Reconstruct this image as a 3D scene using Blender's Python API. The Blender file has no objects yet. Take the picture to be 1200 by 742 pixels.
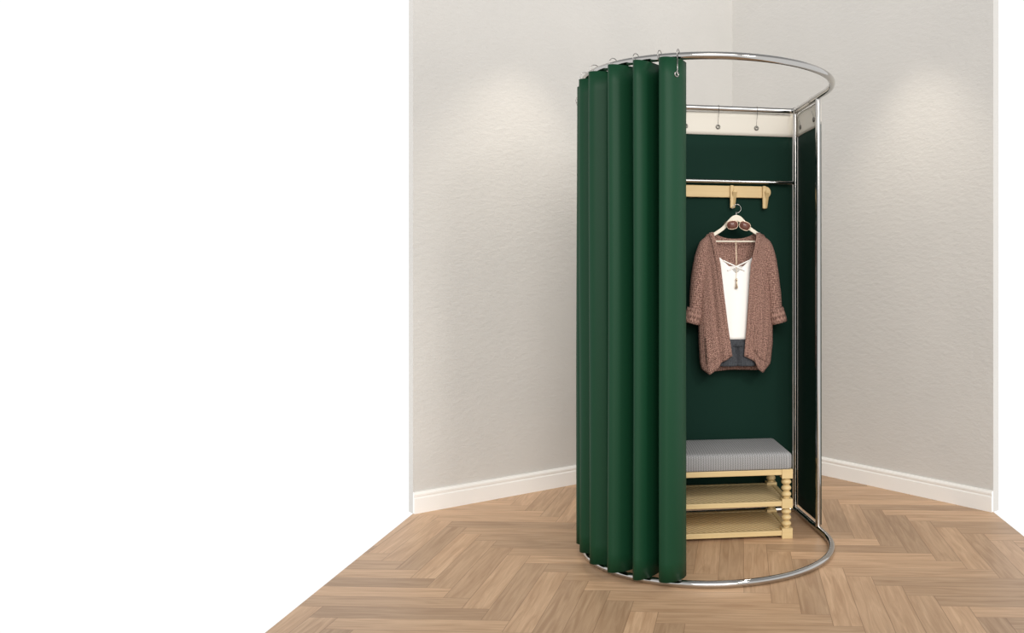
import bpy, math, random
from mathutils import Vector, Matrix
random.seed(7)
sc = bpy.context.scene
COL = sc.collection
PI = math.pi
F = 1020.0            # focal length in pixels of a 1200 px wide frame
CX, HY = 824.0, 328.0 # principal point
CZ = 1.165            # eye height (m)

# ------------------------------------------------------------------ helpers
def ground(px, py):
    d = CZ * F / (py - HY)
    return Vector(((px - CX) * d / F, d, 0))

class MB:
    """collects geometry, links it as one mesh object"""
    def __init__(s): s.v, s.f, s.uv, s.sm = [], [], [], []
    def add(s, verts, faces, uvs=None, smooth=False):
        o = len(s.v); s.v += [tuple(p) for p in verts]
        for i, f in enumerate(faces):
            s.f.append([a + o for a in f]); s.sm.append(smooth)
            s.uv.append([uvs[a] for a in f] if uvs else [(verts[a][0], verts[a][2]) for a in f])
    def box(s, lo, hi, M=None):
        x0, y0, z0 = lo; x1, y1, z1 = hi
        v = [Vector(p) for p in ((x0,y0,z0),(x1,y0,z0),(x1,y1,z0),(x0,y1,z0),(x0,y0,z1),(x1,y0,z1),(x1,y1,z1),(x0,y1,z1))]
        if M: v = [M @ p for p in v]
        s.add(v, [(0,3,2,1),(4,5,6,7),(0,1,5,4),(1,2,6,5),(2,3,7,6),(3,0,4,7)])
    def tube(s, pts, r, closed=False, seg=14, cap=True):
        pts = [Vector(p) for p in pts]; n = len(pts)
        rr = r if isinstance(r, (list, tuple)) else [r] * n
        T = []
        for i in range(n):
            a = pts[(i-1) % n] if closed or i else pts[0]
            b = pts[(i+1) % n] if closed or i < n-1 else pts[-1]
            T.append((b - a).normalized())
        up = Vector((0,0,1)) if abs(T[0].z) < .9 else Vector((0,1,0))
        N = T[0].cross(up).normalized(); V = []
        for i in range(n):
            N = (N - T[i] * N.dot(T[i])).normalized(); B = T[i].cross(N)
            for k in range(seg):
                a = 2*PI*k/seg; V.append(pts[i] + (N*math.cos(a) + B*math.sin(a)) * rr[i])
        Fc = []
        for i in range(n if closed else n-1):
            j = (i+1) % n
            for k in range(seg):
                l = (k+1) % seg; Fc.append((i*seg+k, i*seg+l, j*seg+l, j*seg+k))
        s.add(V, Fc, smooth=True)
        if cap and not closed:
            s.add(V[:seg], [tuple(range(seg))]); s.add(V[-seg:], [tuple(reversed(range(seg)))])
    def lathe(s, prof, c=(0,0,0), seg=20):
        V = []; Fc = []; c = Vector(c)
        for r, z in prof:
            for k in range(seg):
                a = 2*PI*k/seg; V.append(c + Vector((r*math.cos(a), r*math.sin(a), z)))
        for i in range(len(prof)-1):
            for k in range(seg):
                l = (k+1) % seg; Fc.append((i*seg+k, i*seg+l, (i+1)*seg+l, (i+1)*seg+k))
        s.add(V, Fc, smooth=True)
    def grid(s, fn, nu, nv, smooth=True, uvfn=None):
        V = []; U = []
        for j in range(nv+1):
            for i in range(nu+1):
                V.append(Vector(fn(i/nu, j/nv))); U.append(uvfn(i/nu, j/nv) if uvfn else (V[-1].x, V[-1].z))
        w = nu+1
        s.add(V, [(j*w+i, j*w+i+1, (j+1)*w+i+1, (j+1)*w+i) for j in range(nv) for i in range(nu)], U, smooth)
    def prism(s, poly, d0, d1, axis='y'):
        """poly of (x, z), extruded from y=d0 to y=d1"""
        n = len(poly)
        v = [Vector((p[0], d0, p[1])) for p in poly] + [Vector((p[0], d1, p[1])) for p in poly]
        s.add(v, [tuple(range(n)), tuple(reversed(range(n, 2*n)))] + [(i, i+n, (i+1) % n + n, (i+1) % n) for i in range(n)])
    def build(s, name, mat, parent=None, bevel=0, merge=0, solid=0, recalc=True):
        me = bpy.data.meshes.new(name); me.from_pydata(s.v, [], s.f)
        ul = me.uv_layers.new(name='UVMap'); k = 0
        for uvs in s.uv:
            for u in uvs: ul.data[k].uv = u; k += 1
        me.polygons.foreach_set('use_smooth', s.sm)
        if merge or recalc:
            import bmesh
            b = bmesh.new(); b.from_mesh(me)
            if merge: bmesh.ops.remove_doubles(b, verts=b.verts, dist=merge)
            if recalc: bmesh.ops.recalc_face_normals(b, faces=b.faces)
            b.to_mesh(me); b.free()
        me.materials.append(mat); me.update()
        o = bpy.data.objects.new(name, me); COL.objects.link(o)
        if parent: o.parent = parent
        if solid:
            m = o.modifiers.new('thickness', 'SOLIDIFY'); m.thickness = solid; m.offset = 0
        if bevel:
            m = o.modifiers.new('edges', 'BEVEL'); m.width = bevel; m.segments = 2; m.limit_method = 'ANGLE'
        return o

def tag(o, label, cat, group=None):
    o['label'] = label; o['category'] = cat
    if group: o['group'] = group
    return o
def thing(name, label, cat, loc=(0,0,0), rz=0, group=None):
    o = bpy.data.objects.new(name, None); COL.objects.link(o); o.empty_display_size = .1
    o.location = loc; o.rotation_euler = (0, 0, rz)
    return tag(o, label, cat, group)
def structure(o): o['kind'] = 'structure'; return o

def spline(P, n=8):
    out = []
    P = [Vector(p) for p in P]
    for i in range(len(P)-1):
        a = P[i-1] if i else P[0]*2 - P[1]; b, c = P[i], P[i+1]
        d = P[i+2] if i+2 < len(P) else P[-1]*2 - P[-2]
        for k in range(n):
            t = k/n
            out.append(.5*((2*b) + (c-a)*t + (2*a-5*b+4*c-d)*t*t + (3*b-a-3*c+d)*t**3))
    out.append(P[-1]); return out
def interp(tab, x):
    if x <= tab[0][0]: return tab[0][1]
    for (a, va), (b, vb) in zip(tab, tab[1:]):
        if x <= b:
            t = (x-a)/(b-a); return va + (vb-va)*t
    return tab[-1][1]
def sstep(a, b, x):
    t = max(0, min(1, (x-a)/(b-a))); return t*t*(3-2*t)

# ---------------------------------------------------------------- materials
def lin(c): return tuple((x/255/12.92 if x/255 <= .04045 else ((x/255+.055)/1.055)**2.4) for x in c) + (1,)
class NT:
    def __init__(s, name):
        m = bpy.data.materials.new(name); m.use_nodes = True
        s.m = m; s.t = m.node_tree; s.b = s.t.nodes['Principled BSDF']
    def n(s, typ, **kw):
        x = s.t.nodes.new(typ)
        for k, v in kw.items():
            if k.startswith('i_'): x.inputs[k[2:].replace('_', ' ')].default_value = v
            else: setattr(x, k, v)
        return x
    def l(s, a, b): s.t.links.new(a, b)
    def math(s, op, a, b=None):
        x = s.n('ShaderNodeMath', operation=op)
        for i, v in enumerate((a, b)):
            if v is None: continue
            if isinstance(v, (int, float)): x.inputs[i].default_value = v
            else: s.l(v, x.inputs[i])
        return x.outputs[0]
    def mix(s, fac, a, b):
        x = s.n('ShaderNodeMix', data_type='RGBA')
        for sock, v in ((x.inputs[0], fac), (x.inputs[6], a), (x.inputs[7], b)):
            if isinstance(v, (int, float, tuple)): sock.default_value = v
            else: s.l(v, sock)
        return x.outputs[2]
    def bump(s, h, strength, dist):
        x = s.n('ShaderNodeBump'); x.inputs['Strength'].default_value = strength; x.inputs['Distance'].default_value = dist
        s.l(h, x.inputs['Height']); s.l(x.outputs[0], s.b.inputs['Normal'])
    def base(s, c, rough=.5, metal=0, **kw):
        if isinstance(c, tuple): s.b.inputs['Base Color'].default_value = c
        else: s.l(c, s.b.inputs['Base Color'])
        s.b.inputs['Roughness'].default_value = rough; s.b.inputs['Metallic'].default_value = metal
        for k, v in kw.items(): s.b.inputs[k.replace('_', ' ')].default_value = v
        return s.m

def m_wall():
    n = NT('plaster'); tc = n.n('ShaderNodeTexCoord')
    mp = n.n('ShaderNodeMapping'); mp.inputs['Scale'].default_value = (1, 1, 1.9); n.l(tc.outputs['Object'], mp.inputs[0])
    a = n.n('ShaderNodeTexNoise'); a.inputs['Scale'].default_value = 26; a.inputs['Detail'].default_value = 6; a.inputs['Roughness'].default_value = .62
    n.l(mp.outputs[0], a.inputs['Vector'])
    b = n.n('ShaderNodeTexNoise'); b.inputs['Scale'].default_value = 2.2; b.inputs['Detail'].default_value = 3
    n.l(tc.outputs['Object'], b.inputs['Vector'])
    c = n.mix(b.outputs[0], lin((201, 199, 195)), lin((212, 209, 204)))
    n.bump(a.outputs[0], .28, .012)
    return n.base(c, .85)
def m_plain(name, rgb, rough=.5, metal=0, **kw): return NT(name).base(lin(rgb), rough, metal, **kw)
def m_floor():
    n = NT('oak_planks')
    uv = n.n('ShaderNodeUVMap', uv_map='UVMap'); at = n.n('ShaderNodeAttribute', attribute_name='rnd')
    rnd = at.outputs['Fac']
    sep = n.n('ShaderNodeSeparateXYZ'); n.l(uv.outputs[0], sep.inputs[0])
    off = n.math('MULTIPLY', rnd, 37.0)
    cmb = n.n('ShaderNodeCombineXYZ')
    n.l(n.math('MULTIPLY', sep.outputs[0], 1.3), cmb.inputs[0]); n.l(n.math('MULTIPLY', sep.outputs[1], 16.0), cmb.inputs[1]); n.l(off, cmb.inputs[2])
    g = n.n('ShaderNodeTexNoise'); g.inputs['Scale'].default_value = 2.6; g.inputs['Detail'].default_value = 5; g.inputs['Distortion'].default_value = 1.1
    n.l(cmb.outputs[0], g.inputs['Vector'])
    cm2 = n.n('ShaderNodeCombineXYZ')
    n.l(n.math('MULTIPLY', sep.outputs[0], 6), cm2.inputs[0]); n.l(n.math('MULTIPLY', sep.outputs[1], 270), cm2.inputs[1]); n.l(off, cm2.inputs[2])
    h = n.n('ShaderNodeTexNoise'); h.inputs['Scale'].default_value = 1.6; h.inputs['Detail'].default_value = 2; n.l(cm2.outputs[0], h.inputs['Vector'])
    ramp = n.n('ShaderNodeValToRGB'); n.l(g.outputs[0], ramp.inputs[0])
    ramp.color_ramp.elements[0].position = .3; ramp.color_ramp.elements[0].color = lin(FL0)
    ramp.color_ramp.elements[1].position = .72; ramp.color_ramp.elements[1].color = lin(FL1)
    br = n.math('ADD', n.math('MULTIPLY', rnd, .36), .80)
    vm = n.n('ShaderNodeVectorMath', operation='SCALE'); n.l(ramp.outputs[0], vm.inputs[0]); n.l(br, vm.inputs['Scale'])
    c = n.mix(n.math('MULTIPLY', n.math('SUBTRACT', h.outputs[0], .40), .75), vm.outputs[0], lin(FL2))
    # seams between boards
    ax = n.math('MINIMUM', sep.outputs[0], n.math('SUBTRACT', PL, sep.outputs[0]))
    ay = n.math('MINIMUM', sep.outputs[1], n.math('SUBTRACT', PW, sep.outputs[1]))
    d = n.math('MINIMUM', ax, ay)
    seam = n.math('LESS_THAN', d, .0013)
    c = n.mix(n.math('MULTIPLY', seam, .6), c, lin((128, 96, 70)))
    n.bump(n.math('SUBTRACT', h.outputs[0], n.math('MULTIPLY', seam, 2.0)), .12, .002)
    return n.base(c, .42, 0, Specular_IOR_Level=.35)
def m_wood(name, c0, c1, rough=.5, sx=3, sz=60):
    n = NT(name); uv = n.n('ShaderNodeTexCoord'); mp = n.n('ShaderNodeMapping'); mp.inputs['Scale'].default_value = (sx, sz, sz)
    n.l(uv.outputs['Object'], mp.inputs[0])
    t = n.n('ShaderNodeTexNoise'); t.inputs['Scale'].default_value = 1; t.inputs['Detail'].default_value = 3; t.inputs['Distortion'].default_value = .6
    n.l(mp.outputs[0], t.inputs['Vector'])
    return n.base(n.mix(t.outputs[0], lin(c0), lin(c1)), rough)
def m_weave(name, c0, c1, sx=150, sy=220, rough=.9, bs=.6, bd=.004):
    """knit: rows of small bumps along UV, flecked yarn"""
    n = NT(name); uv = n.n('ShaderNodeUVMap', uv_map='UVMap')
    sep = n.n('ShaderNodeSeparateXYZ'); n.l(uv.outputs[0], sep.inputs[0])
    a = n.math('SINE', n.math('MULTIPLY', sep.outputs[1], sy*2)); 
    b = n.math('SINE', n.math('ADD', n.math('MULTIPLY', sep.outputs[0], sx*2), n.math('MULTIPLY', a, 1.2)))
    h = n.math('MULTIPLY', n.math('ADD', n.math('MULTIPLY', a, .6), b), .5)
    t = n.n('ShaderNodeTexNoise'); t.inputs['Scale'].default_value = 150; t.inputs['Detail'].default_value = 2; n.l(uv.outputs[0], t.inputs['Vector'])
    f = n.math('ADD', n.math('MULTIPLY', h, .5), n.math('ADD', n.math('MULTIPLY', t.outputs[0], 2.6), -.82))
    cl = n.n('ShaderNodeClamp'); n.l(f, cl.inputs[0])
    n.bump(h, bs, bd)
    return n.base(n.mix(cl.outputs[0], lin(c0), lin(c1)), rough)
def m_cushion():
    n = NT('grey_rib_fabric'); uv = n.n('ShaderNodeUVMap', uv_map='UVMap')
    sep = n.n('ShaderNodeSeparateXYZ'); n.l(uv.outputs[0], sep.inputs[0])
    tri = n.math('PINGPONG', sep.outputs[0], .009)
    zig = n.math('SINE', n.math('MULTIPLY', n.math('ADD', sep.outputs[1], tri), 800))
    rib = n.math('SINE', n.math('MULTIPLY', sep.outputs[0], 285*2))
    t = n.n('ShaderNodeTexNoise'); t.inputs['Scale'].default_value = 420; n.l(uv.outputs[0], t.inputs['Vector'])
    h = n.math('ADD', n.math('MULTIPLY', zig, .3), n.math('ADD', n.math('MULTIPLY', rib, .2), n.math('ADD', n.math('MULTIPLY', t.outputs[0], .7), .15)))
    cl = n.n('ShaderNodeClamp'); n.l(h, cl.inputs[0]); n.bump(cl.outputs[0], .4, .003)
    return n.base(n.mix(cl.outputs[0], lin((100, 101, 102)), lin((174, 174, 174))), .95)
def m_curtain(name, rgb, rough=.55, sheen=.25, spec=.25):
    n = NT(name); uv = n.n('ShaderNodeUVMap', uv_map='UVMap'); mp = n.n('ShaderNodeMapping'); mp.inputs['Scale'].default_value = (900, 260, 1)
    n.l(uv.outputs[0], mp.inputs[0]); t = n.n('ShaderNodeTexNoise'); t.inputs['Scale'].default_value = 1; n.l(mp.outputs[0], t.inputs['Vector'])
    n.bump(t.outputs[0], .12, .001)
    return n.base(lin(rgb), rough, 0, Sheen_Weight=sheen, Sheen_Roughness=.5, Specular_IOR_Level=spec)
def m_cane():
    n = NT('woven_shelf'); tc = n.n('ShaderNodeTexCoord'); sep = n.n('ShaderNodeSeparateXYZ'); n.l(tc.outputs['Object'], sep.inputs[0])
    u = n.math('ADD', n.math('MULTIPLY', sep.outputs[0], .816), n.math('MULTIPLY', sep.outputs[1], .577))
    w = n.math('SINE', n.math('MULTIPLY', u, 300))
    w2 = n.math('SINE', n.math('MULTIPLY', n.math('SUBTRACT', sep.outputs[0], sep.outputs[1]), 900))
    f = n.math('ADD', n.math('MULTIPLY', w, .4), n.math('ADD', n.math('MULTIPLY', w2, .02), .6))
    cl = n.n('ShaderNodeClamp'); n.l(f, cl.inputs[0]); n.bump(cl.outputs[0], .8, .004)
    return n.base(n.mix(cl.outputs[0], lin((178, 148, 96)), lin((246, 224, 176))), .6)

PW, PL = .1, .6
FL0, FL1, FL2 = (178, 143, 111), (210, 176, 142), (158, 122, 91)
M_wall = m_wall(); M_trim = m_plain('white_paint', (243, 242, 239), .4); M_floor = m_floor()
M_chrome = m_plain('chrome', (186, 184, 181), .08, 1.0)
M_wire = m_plain('steel_wire', (165, 162, 158), .25, 1.0)
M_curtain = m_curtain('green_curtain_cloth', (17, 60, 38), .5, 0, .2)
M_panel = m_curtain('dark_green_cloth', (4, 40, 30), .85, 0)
M_band = m_plain('cream_cloth', (226, 220, 208), .8)
M_rack = m_wood('pale_rack_wood', (202, 172, 120), (220, 194, 144))
M_bench = m_wood('pale_bench_wood', (200, 174, 122), (216, 193, 144), .45)
M_cane = m_cane(); M_cushion = m_cushion()
M_hanger = m_plain('ivory_wood', (234, 226, 208), .45)
M_knit = m_weave('brown_knit', (98, 66, 57), (192, 152, 136), 430, 360)
M_white = m_plain('white_cotton', (250, 248, 244), .85)
M_denim = m_weave('charcoal_denim', (48, 50, 54), (72, 75, 80), 400, 400, .9, .2, .001)
M_lens = m_plain('brown_lens', (112, 74, 64), .12)
M_gold = m_plain('pale_gold', (226, 206, 180), .3, .7)
M_grom = m_plain('grommet_metal', (120, 118, 112), .3, 1.0)

# --------------------------------------------------------------- the corner
pc, pl_, pr = ground(858, 533), ground(484, 602), ground(1164, 600)
H = 3.2
def clip(poly, P):
    n = len(P)
    for i in range(n):
        a, b = P[i], P[(i+1) % n]; e = (b[0]-a[0], b[1]-a[1]); out = []
        side = lambda p: e[0]*(p[1]-a[1]) - e[1]*(p[0]-a[0])
        for k in range(len(poly)):
            p, q = poly[k], poly[(k+1) % len(poly)]; sp, sq = side(p), side(q)
            if sp >= 0: out.append(p)
            if sp*sq < 0:
                t = sp/(sp-sq); out.append((p[0]+(q[0]-p[0])*t, p[1]+(q[1]-p[1])*t))
        poly = out
        if len(poly) < 3: return []
    return poly
room = [(pl_.x, -1.2), (pr.x, -1.2), (pr.x, pr.y), (pc.x, pc.y), (pl_.x, pl_.y)]
def build_floor():
    me = bpy.data.meshes.new('floor'); V, Fc, U, R = [], [], [], []
    ox, oy, ar = 1.064, 3.50, math.radians(-2.5)   # one board corner, and how far the pattern turns
    ca, sa = math.cos(ar), math.sin(ar)
    tw = lambda x, y: (ox + x*ca - y*sa, oy + x*sa + y*ca)
    bk = lambda x, y: ((x-ox)*ca + (y-oy)*sa, -(x-ox)*sa + (y-oy)*ca)
    for k in range(-80, 80):
        for m in range(-16, 16):
            for vert in (0, 1):
                # steps go right as they come nearer: (w, -w)
                x0 = k*PW; y0 = -k*PW + 2*PL*m + PL
                if vert: R0 = (x0, y0 + 0, x0 + PW, y0 + PL) ; y0 = R0[1]; rect = (x0, y0 - PL, x0 + PW, y0)
                else: rect = (x0, y0, x0 + PL, y0 + PW)
                x1, y1, x2, y2 = rect
                cx, cy = tw((x1+x2)/2, (y1+y2)/2)
                if abs(cx) > 2.6 or cy < -1.8 or cy > 6.8: continue
                poly = clip([tw(x1,y1),tw(x2,y1),tw(x2,y2),tw(x1,y2)], room)
                r = random.random()
                if not poly: continue
                o = len(V); V += [(p[0], p[1], 0) for p in poly]; Fc.append(tuple(range(o, o+len(poly)))); R.append(r)
                Q = [bk(*p) for p in poly]; U.append([(p[1]-y1, p[0]-x1) if vert else (p[0]-x1, p[1]-y1) for p in Q])
    o = len(V); n = len(room)
    V += [(p[0], p[1], -.0005) for p in room] + [(p[0], p[1], -.05) for p in room]
    Fc.append(tuple(reversed(range(o+n, o+2*n)))); U.append([(.3, .05)]*n); R.append(.5)
    for i in range(n):
        j = (i+1) % n; Fc.append((o+i, o+i+n, o+j+n, o+j)); U.append([(.3, .05)]*4); R.append(.5)
    me.from_pydata(V, [], Fc); ul = me.uv_layers.new(name='UVMap'); k = 0
    for u in U:
        for c in u: ul.data[k].uv = c; k += 1
    at = me.attributes.new('rnd', 'FLOAT', 'FACE'); at.data.foreach_set('value', R)
    me.materials.append(M_floor); ob = bpy.data.objects.new('floor', me); COL.objects.link(ob); structure(ob)
build_floor()
TH = .05
def wall(name, bname, a, b, ext):
    """a = corner, b = free end; the wall's inner face passes through both"""
    e = (b-a).normalized(); nrm = Vector((e.y, -e.x, 0))
    if nrm.y > 0: nrm = -nrm                                  # towards the room
    a2 = a - e*(TH if ext else 0)
    mb = MB(); q = [a2, b, b - nrm*TH, a2 - nrm*TH]
    v = [Vector((p.x, p.y, 0)) for p in q] + [Vector((p.x, p.y, H)) for p in q]
    mb.add(v, [(0,1,2,3),(4,5,6,7),(0,1,5,4),(1,2,6,5),(2,3,7,6),(3,0,4,7)])
    structure(mb.build(name, M_wall))
    prof = [(0, 0), (.016, 0), (.016, .074), (.0125, .079), (.0125, .084), (.015, .087), (.015, .095), (.010, .104), (0, .106)]
    mb = MB(); V = []
    for p in (a, b):
        for (o, z) in prof:
            w = p + nrm*o + (e*o if p is a else Vector()); V.append(Vector((w.x, w.y, z)))
    n = len(prof)
    mb.add(V, [(i, (i+1) % n, (i+1) % n + n, i+n) for i in range(n)] + [tuple(range(n)), tuple(range(n, 2*n))])
    structure(mb.build(bname, M_trim))
    return e, nrm
eL, nL = wall('wall_left', 'baseboard_left', pc, pl_, True)
eR, nR = wall('wall_right', 'baseboard_right', pc, pr, False)

# ------------------------------------------------------ round fitting room
C = Vector((.02, 3.825, 0)); TH_R = math.radians(10.8); R = .54; B = .46; ZT = 2.012; RT = .0145
frame = thing('fitting_room_frame', 'round chrome tube frame of a portable changing booth standing on the wooden floor', 'fitting room', C, TH_R)
Wm = Matrix.Translation(C) @ Matrix.Rotation(TH_R, 4, 'Z')
def loop(z, rc=.035):
    P = []
    for i in range(65):                                       # front half circle, right to left
        a = PI*i/64; P.append(Vector((R*math.cos(a), -R*math.sin(a), z)))
    for cx, cy, a0 in ((-R+rc, B-rc, PI), (R-rc, B-rc, PI/2)):
        for i in range(7):
            a = a0 - PI/2*i/6; P.append(Vector((cx + rc*math.cos(a), cy + rc*math.sin(a), z)))
    return P
mb = MB(); mb.tube(loop(ZT), RT, closed=True, seg=16); mb.build('top_rail', M_chrome, frame)
mb = MB(); mb.tube(loop(RT), RT, closed=True, seg=16); mb.build('base_rail', M_chrome, frame)
for sx in (-1, 1):
    mb = MB(); mb.tube([(sx*(R-.004), B-.012, RT), (sx*(R-.004), B-.012, ZT)], .0105); mb.build('back_post', M_chrome, frame)
    mb = MB(); mb.tube([(sx*R, .10, RT), (sx*R, .10, ZT)], .0125); mb.build('front_post', M_chrome, frame)
    mb = MB(); mb.box((sx*(R-.004)-.013, B-.026, ZT-.016), (sx*(R-.004)+.013, B+.002, ZT+.016)); mb.build('corner_joint', M_chrome, frame, bevel=.004)
ZB = CZ + (328-213.5)*4.33/F
mb = MB(); mb.tube([(-R+.008, B-.012, ZB), (R-.008, B-.012, ZB)], .009); mb.build('cross_bar', M_chrome, frame)

def ring_mesh(c, n, r, w, seg=18, tseg=8):
    """torus of radius r about normal n"""
    mb = MB(); c = Vector(c); n = Vector(n).normalized(); u = n.orthogonal().normalized(); v = n.cross(u)
    mb.tube([c + (u*math.cos(2*PI*i/seg) + v*math.sin(2*PI*i/seg))*r for i in range(seg)], w, closed=True, seg=tseg)
    return mb
def hook_on_rail(top, tang, out, parent, drop, gz):
    """wire loop over the rail at 'top' with a stem down to the eyelet"""
    top = Vector(top); out = Vector(out)
    P = []
    r = RT + .003
    for i in range(15):
        a = math.radians(-60 + 300*i/14)
        P.append(top + out*(r*math.cos(a)) + Vector((0, 0, r*math.sin(a))))
    P.reverse()
    P += [top + out*(r*.9) + Vector((0, 0, -r*.5)), drop + Vector((0, 0, .02)), drop]
    mb = MB(); mb.tube(P, .0010, seg=6); return mb.build('hook', M_wire, parent)

# --- cloth panels: back and two sides, each with a cream heading band
def cloth_panel(label, p0, p1, inward, ztop, nhook, hookpos):
    """p0,p1 frame-local plan points; hangs just outside the posts"""
    t = thing('cloth_panel', label, 'fabric panel', Wm @ Vector(((p0[0]+p1[0])/2, (p0[1]+p1[1])/2, .034)), TH_R)
    Minv = (Matrix.Translation(t.location) @ Matrix.Rotation(TH_R, 4, 'Z')).inverted() @ Wm
    a, b = Vector((*p0, 0)), Vector((*p1, 0)); e = (b-a); L = e.length; e.normalize(); inn = Vector((*inward, 0))
    def surf(z0, z1, off):
        def f(u, v):
            p = a + e*(L*u) + inn*(off + .0022*math.sin(u*9+1.3)*(1-v*.6)) ; p.z = z1 + (z0-z1)*v
            return Minv @ p
        return f
    zb = ztop - .113
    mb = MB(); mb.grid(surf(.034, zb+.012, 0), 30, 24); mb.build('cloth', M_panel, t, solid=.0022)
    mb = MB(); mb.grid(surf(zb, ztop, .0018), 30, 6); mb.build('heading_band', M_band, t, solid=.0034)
    for hp in hookpos:
        c = a + e*hp + inn*.0058; c.z = ztop - .074
        g = MB(); g2 = ring_mesh(Minv @ c, (Minv.to_3x3() @ inn), .0085, .0036); g2.build('grommet', M_grom, t)
        top = a + e*hp; rail_pt = Vector((top.x, top.y, ZT)) - inn*(.0145)*0 + inn*.014
        hook_on_rail(Minv @ rail_pt, None, Minv.to_3x3() @ inn, t, Minv @ (c + inn*.002), 0)
    return t
yb = B + .014
def BU(px):                         # place along the back panel of a photo column
    for k in range(1100):
        w = Wm @ Vector((-R + .004 + k/1000, yb, 0))
        if CX + w.x*F/w.y >= px: return k/1000
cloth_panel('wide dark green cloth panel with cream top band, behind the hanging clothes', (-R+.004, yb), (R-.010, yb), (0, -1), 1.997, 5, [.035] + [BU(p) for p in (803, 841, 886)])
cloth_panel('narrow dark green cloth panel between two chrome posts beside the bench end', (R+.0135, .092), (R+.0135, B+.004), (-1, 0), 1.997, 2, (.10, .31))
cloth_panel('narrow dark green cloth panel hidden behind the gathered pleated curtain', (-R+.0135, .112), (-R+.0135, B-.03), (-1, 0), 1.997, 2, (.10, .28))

# --- the gathered curtain
Lp = [18.6, 29.4, 41.8, 56.5, 71, 86, 101]; Lr = [.600, .597, .594, .580, .568, .562, .562]
ctl = [(9.9, .500), (10.5, .540), (12.2, .578), (14.2, .600), (16.0, .606), (17.8, .599)]
for i, (L, r) in enumerate(zip(Lp, Lr)):
    s = (Lp[i+1]-L) if i+1 < len(Lp) else 14
    ctl += [(L+.05, r-.022)]
    if i+1 < len(Lp):
        rn = Lr[i+1]
        ctl += [(L+.05*s, r-.048), (L+.12*s, .505), (L+.26*s, .468), (L+.38*s, .482), (L+.45*s, .528), (L+.55*s, rn-.028), (L+.68*s, rn-.002), (L+.82*s, rn+.006), (L+.94*s, rn-.004)]
ctl += [(104, .52)]
Ct = C.copy()
pol = lambda a, r: Vector((C.x - r*math.sin(math.radians(a)), C.y - r*math.cos(math.radians(a)), 0))
path = spline([pol(a, r) for a, r in ctl], 7)
zt, zb = CZ + (328-67.4)/F*3.255, CZ - 355/F*3.255
cum = [0.]
for a, b in zip(path, path[1:]): cum.append(cum[-1] + (b-a).length)
NP = len(path)-1
curtain = thing('curtain', 'green pleated curtain gathered in deep folds along the chrome ring of the booth', 'curtain', (path[NP//2].x, path[NP//2].y, zb))
CO = curtain.location.copy()
def cf(u, v):
    i = int(round(u*NP)); p = path[i].copy()
    sway = .0035*math.sin(cum[i]*7 + v*3.0)*v + .002*math.sin(cum[i]*19 + v*5)
    d = Vector((p.x-C.x, p.y-C.y, 0)).normalized()
    p += d*sway
    p.z = zt + (zb-zt)*v + (.003*math.sin(cum[i]*11) if v > .99 else 0)
    return p - CO
mb = MB(); mb.grid(cf, NP, 26, True, lambda u, v: (cum[int(round(u*NP))], v*1.95)); mb.build('cloth', M_curtain, curtain, solid=.003)
for i, L in enumerate([12.2] + [l + .13*((Lp[k+1]-l)) for k, l in enumerate(Lp[:-1])]):
    # the flank crosses the rail about here
    k = min(range(NP), key=lambda j: (path[j]-pol(L, R if i else .576)).length)
    tg = (path[k+1]-path[k-1]).normalized(); nn = Vector((tg.y, -tg.x, 0))
    if (i == 0) == (nn.x < 0) and i == 0: nn = -nn
    if i and nn.x > 0: nn = -nn
    g = path[k] + nn*.0035; g.z = zt - .062
    gm = ring_mesh(g - CO, nn, .0085, .0030); gm.build('grommet', M_wire, curtain)
    rp = C + Vector((-math.sin(math.radians(L))*R, -math.cos(math.radians(L))*R, ZT))
    ou = Vector((rp.x-C.x, rp.y-C.y, 0)).normalized()
    P = []
    for q in range(17):
        a = math.radians(250 - 290*q/16); P.append(rp + ou*((RT+.0075)*math.cos(a)) + Vector((0, 0, (RT+.0075)*math.sin(a) + .005)))
    P += [g + nn*.005 + Vector((0,0,.058)), g + nn*.005 + Vector((0,0,.02)), g + nn*.003]
    m2 = MB(); m2.tube([p - CO for p in P], .0016, seg=6); m2.build('hook', M_wire, curtain)

# --- coat rack on the back panel
dR = 4.285
rz0 = CZ + (328-224.5)*4.30/F
rack = thing('coat_rack', 'pale wooden wall coat rack with flat hooks under the chrome cross bar', 'coat rack', Wm @ Vector((.02, B - .012, rz0)), TH_R)
# local x of photo pixel column on the rack plane
def rack_u(px):
    for k in range(-900, 900):
        u = k/1000; w = Wm @ Vector((u, B-.02, 0))
        if CX + w.x*F/w.y >= px: return u - .02
ur = rack_u(904); hh = .029
poly = []
for i in range(13):
    a = -PI/2 + PI*i/12; poly.append((ur - hh*.9 + hh*.9*math.cos(a), hh*math.sin(a)))
for i in range(13):
    a = PI/2 + PI*i/12; poly.append((-.43 + hh*.9 + hh*.9*math.cos(a), hh*math.sin(a)))
mb = MB(); mb.prism(poly, .002, .0235); mb.build('board', M_rack, rack, bevel=.003)
for u in (rack_u(857.6), rack_u(895.5), -.14, -.31):
    # a flat swivel hook: an upright strip, a slanting prong that stands out at its foot
    mb = MB()
    mb.box((u-.0085, -.012, -.082), (u+.0085, .003, .030))
    pk = mb.build('hook', M_rack, rack, bevel=.003)
    q = MB()
    M = Matrix.Translation((u+.012, -.010, -.018)) @ Matrix.Rotation(math.radians(28), 4, 'X')
    q.prism([(-.0105, .022), (.0105, .022), (.0095, -.066), (-.0085, -.072)], -.007, .007); q.v = [tuple(M @ Vector(p)) for p in q.v]
    q.build('prong', M_rack, pk, bevel=.003)
    p = MB(); p.tube([(u+.012, .004, .004), (u+.012, -.022, .004)], .0055, seg=12); p.build('pin', M_rack, pk)

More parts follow.
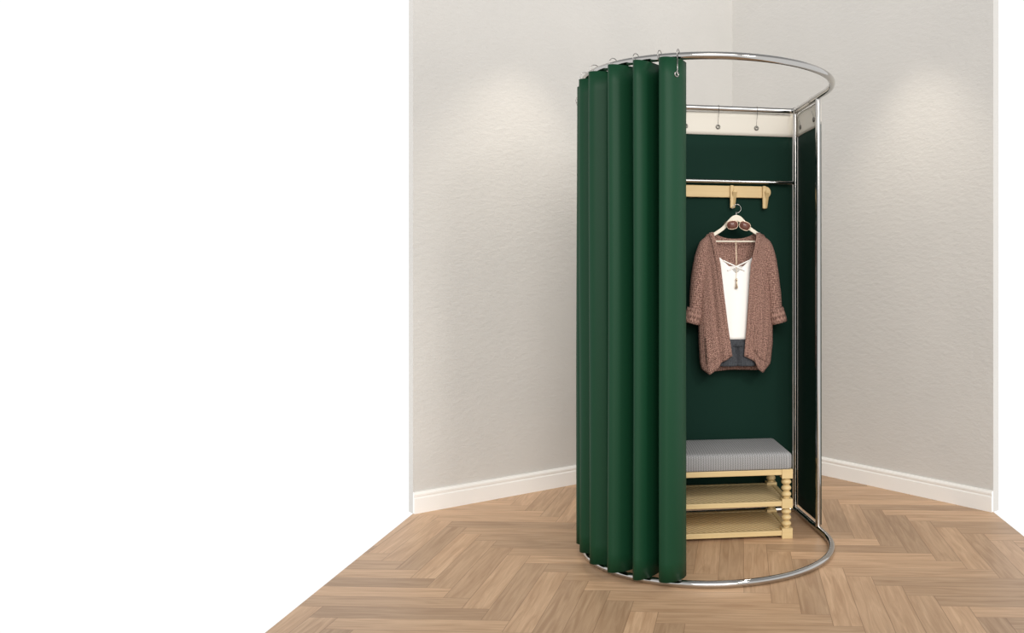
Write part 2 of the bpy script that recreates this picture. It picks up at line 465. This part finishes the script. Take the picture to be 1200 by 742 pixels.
# --- clothes on the hanger
uh = rack_u(859) + .02
gO = Wm @ Vector((uh, B - .082, 0)); gD = gO.y
gx = lambda px: (px - 857.5) * gD / F * 1.01
gz = lambda py: CZ + (328 - py) * gD / F
ORG = Vector((gO.x, gO.y, 0))
def garment(name, label, cat, z): return thing(name, label, cat, (ORG.x, ORG.y, z), TH_R*.6)
hg = garment('clothes_hanger', 'ivory wooden clothes hanger hooked on the coat rack', 'hanger', gz(283)); Z0 = gz(283)
P = [(gx(820), gz(284)), (gx(829), gz(277)), (gx(841), gz(269)), (gx(850), gz(261)), (gx(858), gz(257)), (gx(866), gz(261)), (gx(874), gz(268)), (gx(884), gz(275)), (gx(895), gz(284))]
pp = spline([Vector((x, 0, z)) for x, z in P], 6); top, bot = [], []
for i, p in enumerate(pp):
    t = i/(len(pp)-1); w = .0085 + .012*math.exp(-((t-.5)/.13)**2)
    a, b = pp[max(0, i-1)], pp[min(len(pp)-1, i+1)]; d = (b-a).normalized(); nn = Vector((-d.z, 0, d.x))
    top.append(p + nn*w); bot.append(p - nn*.0085)
mb = MB(); n = len(pp)
V = [Vector((p.x, y, p.z-Z0)) for y in (-.006, .006) for p in top] + [Vector((p.x, y, p.z-Z0)) for y in (-.006, .006) for p in bot]
Fs = []
for i in range(n-1):
    Fs += [(i, i+1, 2*n+i+1, 2*n+i), (n+i+1, n+i, 3*n+i, 3*n+i+1), (i+1, i, n+i, n+i+1), (2*n+i, 2*n+i+1, 3*n+i+1, 3*n+i)]
Fs += [(0, 2*n, 3*n, n), (n-1, 2*n-1, 4*n-1, 3*n-1)]
mb.add(V, Fs); mb.build('shoulder_arms', M_hanger, hg, bevel=.0025)
mb = MB(); mb.tube([(gx(831), 0, 0), (gx(882), 0, 0)], .0042, seg=10); mb.build('crossbar', M_hanger, hg)
hk = [(gx(858), 0, gz(256)-Z0), (gx(858), 0, gz(249)-Z0)]
hc = Vector((gx(858.6), 0, gz(244.6)-Z0)); rr = .0205
hook = [Vector(p) for p in hk] + [hc + Vector((rr*math.cos(a), 0, rr*math.sin(a))) for a in [math.radians(-80 + 260*i/16) for i in range(17)]]
mb = MB(); mb.tube(hook, .0019, seg=8); mb.build('hook', M_wire, hg)

# cardigan
card = garment('cardigan', 'brown knitted open cardigan with turned-up cuffs on the hanger', 'cardigan', gz(437)); Z0 = gz(437)
OL = [(272, 830.5), (290, 834), (310, 838), (340, 841.5), (380, 846.5), (418, 852)]
OR = [(272, 881.5), (290, 878), (310, 873.5), (340, 871.5), (380, 869), (418, 866)]
SL = [(272, 824), (277, 820), (283, 816.5), (296, 813), (340, 814), (400, 814.5), (425, 816), (440, 819.5)]
SR = [(272, 890), (277, 894), (283, 897.5), (296, 900.5), (340, 900), (400, 900.5), (425, 898), (440, 893)]
HL = [(0, 417), (.33, 424), (.5, 432), (.8, 438.5), (1, 432)]
HR = [(0, 417), (.38, 423), (.53, 432), (.8, 437), (1, 426)]
def sh(px):                       # shoulder seam height (photo rows)
    d = abs(px-857)
    return 272 + (d-25)*.42 if d > 25 else 272
def thick(px, py, lx, rx):
    xi = max(-1, min(1, (px-(lx+rx)/2)/((rx-lx)/2)))
    return .040*math.sqrt(max(0, 1-abs(xi)**2.6)) * min(1, math.sqrt(max(0, (py-sh(px)))/14))
def front(O, S, Hm, sg):
    def f(u, v):
        pyt = 272
        pyb = interp(Hm, u)
        py = pyt + (pyb-pyt)*v
        xo, xs = interp(O, py), interp(S, py)
        px = xo + (xs-xo)*u
        s0 = sh(px); py2 = s0 + (pyb-s0)*v
        t = thick(px, py2, interp(SL, py), interp(SR, py))
        y = -t - (.006*math.sin(u*11+sg)+.004*math.sin(u*23+v*3))*math.sqrt(v)*(1-u**4)*min(1, v*3) + .012*(1-u)**3*v
        return (gx(px), y, gz(py2)-Z0)
    return f
def back(u, v):
    pyb = interp([(0, 432), (.15, 436), (.5, 434), (.85, 435), (1, 426)], u)
    py = 272 + (pyb-272)*v
    l, r = interp(SL, py), interp(SR, py); px = l + (r-l)*u
    d = abs(px-857); s0 = sh(px) if d > 25 else 272 + 7.5*(1-(d/25)**2.5)
    py2 = s0 + (pyb-s0)*v
    t = thick(px, py2 if d > 25 else py2+5, l, r)
    return (gx(px), t + .004*math.sin(u*20)*v*min(1, 4*u, 4*(1-u)), gz(py2)-Z0)
mb = MB(); uvm = lambda o: (lambda u, v: (u*.17+o, v*.68))
mb.grid(front(OL, SL, HL, 0), 22, 44, True, uvm(0)); mb.grid(front(OR, SR, HR, 2), 22, 44, True, uvm(.4)); mb.grid(back, 48, 44, True, lambda u, v: (u*.36, v*.68))
mb.build('body', M_knit, card, merge=.0008, solid=.005)
def sleeve(sg):
    mir = lambda px: px if sg > 0 else 1714 - px
    cen = [(886, 280), (892.3, 286.5), (896.3, 301), (899.6, 322), (902.3, 345), (904.3, 368)]
    rad = [.014, .026, .032, .034, .033, .028]
    pts = spline([Vector((gx(mir(x)), 0, gz(y)-Z0)) for x, y in cen], 6); rd = [interp(list(enumerate(rad)), i/6) for i in range(len(pts))]
    m = MB(); n = len(pts)
    def f(u, v):
        i = int(round(v*(n-1))); a = 2*PI*u; p = pts[i]; d = (pts[min(n-1, i+1)]-pts[max(0, i-1)]).normalized(); s = Vector((-d.z, 0, d.x))
        r = rd[i]*(1 + .05*math.sin(a*3+v*9)*v)
        return p + s*(r*math.cos(a)) + Vector((0, r*1.05*math.sin(a), 0))
    m.grid(f, 28, n-1, True, lambda u, v: (u*.22, v*.4)); o = m.build('sleeve', M_knit, card, merge=.0005, solid=.004)
    A, Bp = Vector((gx(mir(904)), 0, gz(362)-Z0)), Vector((gx(mir(908.5)), 0, gz(378.5)-Z0)); d = (Bp-A).normalized(); s = Vector((-d.z, 0, d.x))
    prof = [(.0, .034), (.0, .0385), (.15, .0395), (.85, .0405), (1, .039), (1, .034)]
    m = MB()
    def g(u, v):
        t, r = prof[int(round(v*5))]; a = 2*PI*u
        return A + (Bp-A)*t + s*(r*math.cos(a)) + Vector((0, r*math.sin(a), 0))
    m.grid(g, 28, 5, True, lambda u, v: (u*.22, v*.08)); m.build('cuff', M_knit, o, merge=.0005, solid=.002)
sleeve(1); sleeve(-1)
# knitted front bands
for O, sg in ((OL, -1), (OR, 1)):
    m = MB()
    def f(u, v):
        py = 273 + (417-273)*v; px = interp(O, py) + sg*(u*5 - .3)
        return (gx(px), -thick(px, py, interp(SL, py), interp(SR, py)) - .0065 + .012*v - .001*math.sin(PI*u), gz(py)-Z0)
    m.grid(f, 4, 40, True, lambda u, v: (u*.025, v*.62)); m.build('front_band', M_knit, card, solid=.004)

# patch pockets low on both fronts
for fn in (front(OL, SL, HL, 0), front(OR, SR, HR, 2)):
    m = MB()
    def pk_(u, v):
        p = Vector(fn(.30 + .52*u, .735 + .185*v)); p.y -= .0048 + .002*(1-v); return p
    m.grid(pk_, 12, 12, True, lambda u, v: (u*.08, v*.11)); pko = m.build('pocket', M_knit, card, solid=.003)
    m = MB(); m.tube([pk_(i/12, 0) for i in range(13)], .0030, seg=8); m.build('pocket_edge', M_knit, pko)

# camisole
cam = garment('camisole', 'white camisole with crossed neck straps hanging inside the brown cardigan', 'camisole', gz(396)); Z0 = gz(396)
CS = [(300, 834, 879), (330, 835, 878), (397, 838, 878)]
def cside(py):
    return interp([(a, b) for a, b, c in CS], py), interp([(a, c) for a, b, c in CS], py)
def cami(fr):
    def f(u, v):
        px0 = 834 + 45*u; d = abs(px0 - 857)
        top = (321 - (d/19.0)*19.5 if d < 19 else 301.5 + (d-19)*1.2) if fr else 312
        py = top + (397.5-top)*v; l, r = cside(py); px = l + (r-l)*u; xi = 2*u-1
        t = .017*math.sqrt(max(0, 1-abs(xi)**3)) + .001
        y = -t - .0025*math.sin(u*16+v*2)*v*(1-xi*xi) if fr else t
        return (gx(px), y, gz(py)-Z0)
    return f
mb = MB(); mb.grid(cami(True), 36, 26); mb.grid(cami(False), 36, 26); mb.build('body', M_white, cam, merge=.0005, solid=.0018)
for pts in ([(842, 305.5, -.0195), (854, 311.3, -.0235), (867, 317.2, -.0225)], [(872, 305.5, -.0195), (860, 311.3, -.022), (847, 317.2, -.0225)]):
    m = MB(); m.tube([(gx(a), y, gz(b)-Z0) for a, b, y in pts], .0034, seg=8); m.build('cross_strap', M_white, cam)
for a0, a1 in ((835.8, 829.5), (877.8, 885)):
    m = MB(); m.tube(spline([(gx(a0), -.016, gz(303)-Z0), (gx((a0*2+a1)/3), -.013, gz(292)-Z0), (gx(a1), -.0095, gz(277)-Z0), (gx(a1), 0, gz(273.2)-Z0), (gx(a1), .0095, gz(277)-Z0), (gx(a0), .016, gz(312)-Z0)], 5), .0024, seg=8)
    m.build('shoulder_strap', M_white, cam)

# shorts below the camisole
sho = garment('shorts', 'charcoal grey shorts hanging below the white camisole', 'shorts', gz(428.5)); Z0 = gz(428.5)
mb = MB()
def leg(x0, x1):
    def f(u, v):
        a = 2*PI*u; py = 403 + (428.5-403)*v; m = (x0+x1)/2 + (x0+x1-1718)/2*.06*v; w = (x1-x0)/2*(1+.10*v)
        return (gx(m + w*math.cos(a)), .020*math.sin(a) + .002*math.sin(a*4)*v, gz(py)-Z0)
    return f
mb.grid(leg(839.5, 859.2), 30, 8, True, lambda u, v: (u*.2, v*.1)); mb.grid(leg(858.8, 878.5), 30, 8, True, lambda u, v: (u*.2, v*.1))
def hip(u, v):
    a = 2*PI*u; py = 386 + (406-386)*v
    return (gx(859 + (18.5+1.2*v)*math.cos(a)), (.0085+.0115*v)*math.sin(a)*1.0, gz(py)-Z0)
mb.grid(hip, 40, 6, True, lambda u, v: (u*.4, v*.08)); mb.build('body', M_denim, sho, merge=.0004, solid=.002)
m = MB(); m.tube([(gx(857.5), -.0225, gz(402)-Z0), (gx(857.5), -.0215, gz(414)-Z0)], .0012, seg=6); m.build('fly_seam', M_denim, sho)
for x0, x1 in ((837.9, 859.3), (858.7, 880.1)):
    m = MB(); m.grid(lambda u, v: (gx((x0+x1)/2 + (x1-x0)/2*1.05*math.cos(2*PI*u)), .0225*math.sin(2*PI*u), gz(425.5+3.4*v)-Z0), 30, 2, True, lambda u, v: (u*.2, v*.01)); m.build('hem', M_denim, sho, merge=.0004, solid=.0018)

# necklace
nk = garment('necklace', 'thin pale gold chain necklace with a tassel pendant over the white camisole', 'necklace', gz(338)); Z0 = gz(338)
for dx in (-.35, .35):
    m = MB(); m.tube(spline([(gx(857.3+dx*1.5), .0055, gz(286)-Z0), (gx(857.3+dx*1.5), 0, gz(281.3)-Z0), (gx(857.3+dx), -.0065, gz(285)-Z0), (gx(857.2+dx), -.022, gz(305)-Z0), (gx(857.2), -.0275, gz(326)-Z0)], 6), .0009, seg=6); m.build('chain', M_gold, nk)
m = MB(); m.lathe([(0, .007), (.004, .006), (.006, 0), (.004, -.006), (0, -.007)], (gx(857.2), -.0285, gz(327.8)-Z0), 12); m.build('bead', M_gold, nk)
m = MB(); m.lathe([(0, .020), (.003, .019), (.0045, .013), (.004, .009), (.0075, -.014), (0, -.015)], (gx(857.2), -.0285, gz(334.5)-Z0), 12); m.build('tassel', M_gold, nk)

# sunglasses
sg = garment('sunglasses', 'brown tinted sunglasses hung over the neck of the ivory hanger', 'sunglasses', gz(264)); Z0 = gz(264)
for cx_, cy_, rot in ((852.4, 263.6, 8), (867.2, 264.6, -22)):
    fr = MB(); c = Vector((gx(cx_), -.026, gz(cy_)-Z0)); pts = []
    for i in range(28):
        a = 2*PI*i/28; x = .0275*math.copysign(abs(math.cos(a))**.75, math.cos(a)); z = .0225*math.copysign(abs(math.sin(a))**.8, math.sin(a)) * (1 if math.sin(a) < 0 else .82)
        q = math.radians(rot); pts.append(c + Vector((x*math.cos(q)-z*math.sin(q), 0, x*math.sin(q)+z*math.cos(q))))
    fr.tube(pts, .0016, closed=True, seg=8); fo = fr.build('rim', M_gold, sg)
    le = MB(); n = len(pts); le.add([p + Vector((0, -.0012, 0)) for p in pts] + [p + Vector((0, .0012, 0)) for p in pts] + [c + Vector((0, -.004, 0)), c + Vector((0, -.0012, 0))],
        [(i, (i+1) % n, 2*n) for i in range(n)] + [((i+1) % n + n, i+n, 2*n+1) for i in range(n)] + [(i, i+n, (i+1) % n + n, (i+1) % n) for i in range(n)], smooth=True)
    le.build('lens', M_lens, fo)
m = MB(); m.tube(spline([(gx(857.6), -.026, gz(261.5)-Z0), (gx(860), -.028, gz(260)-Z0), (gx(862.2), -.026, gz(261.8)-Z0)], 5), .0015, seg=8); m.build('bridge', M_gold, sg)
for a, b in ((846.6, 261.4), (872.6, 266)):
    s_ = -1 if a < 857 else 1
    m = MB(); m.tube(spline([(gx(a), -.026, gz(b)-Z0), (gx(a+s_*1.2), -.020, gz(b-.6)-Z0), (gx(a+s_*1.5), .010, gz(b-1)-Z0), (gx(a+s_*1.0), .055, gz(b)-Z0), (gx(a+s_*.4), .066, gz(b+4)-Z0)], 5), .0013, seg=6); m.build('temple', M_gold, sg)

# --- bench
g0 = ground(921.3, 629.6); TB = math.radians(7.8); W, D = .74, .325
bc = g0 + Vector((-math.cos(TB), -math.sin(TB), 0))*(W/2) + Vector((-math.sin(TB), math.cos(TB), 0))*(D/2)
bench = thing('shoe_bench', 'pale wooden shoe bench with two shelves, turned legs and a grey seat pad', 'bench', bc, TB)
hx, hy, hb = W/2, D/2, .0245
def bead(z0, z1, n=3):
    pr = [(.0, z0), (.015, z0), (.0135, z0+.004)]
    h = (z1-z0-.008)/n
    for k in range(n):
        for i in range(9):
            t = i/8; pr.append((.0115 + .0115*math.sin(PI*t)**.8, z0 + .004 + h*(k+t)))
    return pr + [(.0135, z1-.004), (.015, z1), (0, z1)]
for sx in (-1, 1):
    for sy in (-1, 1):
        c = Vector((sx*hx, sy*hy, 0)); mb = MB()
        for z0, z1 in ((.0, .046), (.136, .178), (.270, .312)):
            mb.box((c.x-hb, c.y-hb, z0), (c.x+hb, c.y+hb, z1))
        mb.lathe(bead(.046, .136), c); mb.lathe(bead(.178, .270), c)
        mb.build('leg', M_bench, bench, bevel=.003)
def rail_frame(name, z0, z1, w, ins):
    mb = MB()
    for sy in (-1, 1):
        y = sy*(hy + hb - .004 - w/2); mb.box((-hx+hb-.002, y-w/2, z0), (hx-hb+.002, y+w/2, z1))
    for sx in (-1, 1):
        x = sx*(hx + hb - .004 - w/2); mb.box((x-w/2, -hy+hb-.002, z0), (x+w/2, hy-hb+.002, z1))
    return mb.build(name, M_bench, bench, bevel=.0025)
rail_frame('seat_frame', .286, .311, .024, 0)
for z0, z1 in ((.146, .168), (.013, .036)):
    sf = rail_frame('shelf', z0, z1, .022, 0)
    mb = MB(); mb.box((-hx+.004, -hy-.004, z0+.007), (hx-.004, hy+.004, z1-.002)); mb.build('woven_panel', M_cane, sf)
mb = MB()
cx0, cy0, z0, z1, rc, rt = hx+hb-.001, hy+hb+.002, .313, .388, .022, .020
prof = [(0.004, z0), (0, z0+.006)] + [(0, z0+.04)] + [(rt*(1-math.cos(a)), z1-rt+rt*math.sin(a)) for a in [PI/2*i/6 for i in range(7)]]
def ringpts(ins, z):
    out = []; xx, yy = cx0-ins, cy0-ins; r = max(.004, rc-ins*.5)
    for sx, sy, a0 in ((1, -1, -PI/2), (1, 1, 0), (-1, 1, PI/2), (-1, -1, PI)):
        for i in range(7):
            a = a0 + PI/2*i/6; out.append(Vector((sx*(xx-r)+r*math.cos(a), sy*(yy-r)+r*math.sin(a), z)))
    return out
rows = [ringpts(i, z) for i, z in prof]
for k in range(1, 6): # crowned top
    t = k/6; rows.append([Vector((p.x*(1-t*.98), p.y*(1-t*.98), z1 + .006*(1-(1-t)**2))) for p in ringpts(rt, z1)])
n = len(rows[0]); per = [0]
for a, b in zip(rows[0], rows[0][1:] + rows[0][:1]): per.append(per[-1] + (b-a).length)
V, U = [], []
for j, rw in enumerate(rows):
    for i in range(n+1):
        p = rw[i % n]; V.append(p); U.append((per[i], p.z) if j < len(prof)-3 else (p.x, p.y))
w = n+1
Fs = [(j*w+i, j*w+i+1, (j+1)*w+i+1, (j+1)*w+i) for j in range(len(rows)-1) for i in range(n)]
mb.add(V, Fs, U, True); mb.add(rows[-1], [tuple(range(n))], [(p.x, p.y) for p in rows[-1]], True); mb.add(rows[0], [tuple(range(n))], [(p.x, p.y) for p in rows[0]])
mb.build('seat_pad', M_cushion, bench, merge=.0002)

# ------------------------------------------------------------------- lights
def light(name, typ, loc, energy, color=(1,1,1), **kw):
    d = bpy.data.lights.new(name, typ); d.energy = energy; d.color = color
    for k, v in kw.items(): setattr(d, k, v)
    o = bpy.data.objects.new(name, d); COL.objects.link(o); o.location = loc; return o
def wall_point(a, e, px):           # plan point on a wall seen at a photo column
    for k in range(4000):
        p = a + e*(k/1000)
        if (e.x < 0) == (CX + p.x*F/p.y <= px): return p
pL = wall_point(pc, eL, 600); pR = wall_point(pc, eR, 1082)
for p, nn in ((pL, nL), (pR, nR)):
    q = p + nn*.45
    light('ceiling_spot', 'SPOT', (q.x, q.y, 2.95), 38, (1, .90, .76), spot_size=math.radians(74), spot_blend=.75, shadow_soft_size=.04)
o = light('added_curtain_spot', 'SPOT', (1.75, 1.1, 2.7), 150, (1, .97, .93), spot_size=math.radians(46), spot_blend=1.0, shadow_soft_size=.25)  # added key spot for the curtain folds; no such fixture known
o.rotation_euler = (Vector((-.12, 3.5, 1.0)) - o.location).to_track_quat('-Z', 'Y').to_euler()
bis = -(nL + nR).normalized()
o = light('added_soft_sun', 'SUN', (2, 0, 4), 1.75, (1, .965, .92), angle=math.radians(36)); o.rotation_euler = Vector((bis.x - .16, bis.y, -.45)).to_track_quat('-Z', 'Y').to_euler()  # added soft key light along the corner axis; there is no window

wd = bpy.data.worlds.new('studio'); sc.world = wd; wd.use_nodes = True; nt = wd.node_tree
tc = nt.nodes.new('ShaderNodeTexCoord'); sp = nt.nodes.new('ShaderNodeSeparateXYZ'); rp = nt.nodes.new('ShaderNodeValToRGB')
nt.links.new(tc.outputs['Generated'], sp.inputs[0]); nt.links.new(sp.outputs[2], rp.inputs[0])
rp.color_ramp.elements[0].position = .42; rp.color_ramp.elements[0].color = (1.04, 1.04, 1.04, 1)
rp.color_ramp.elements[1].position = .70; rp.color_ramp.elements[1].color = (.42, .42, .42, 1)
nt.links.new(rp.outputs[0], nt.nodes['Background'].inputs[0]); nt.nodes['Background'].inputs[1].default_value = 1.0

# ------------------------------------------------------------------- camera
cd = bpy.data.cameras.new('camera'); co = bpy.data.objects.new('camera', cd); COL.objects.link(co)
co.location = (0, 0, CZ); co.rotation_euler = (PI/2, 0, 0)
cd.sensor_width = 36; cd.sensor_fit = 'HORIZONTAL'; cd.lens = F/1200*36
cd.shift_x = -(CX-600)/1200; cd.shift_y = (HY-371)/1200
sc.camera = co
vs = sc.view_settings
vs.view_transform = 'Standard'; vs.look = 'None'; vs.exposure = 0; vs.gamma = 1; vs.use_curve_mapping = False
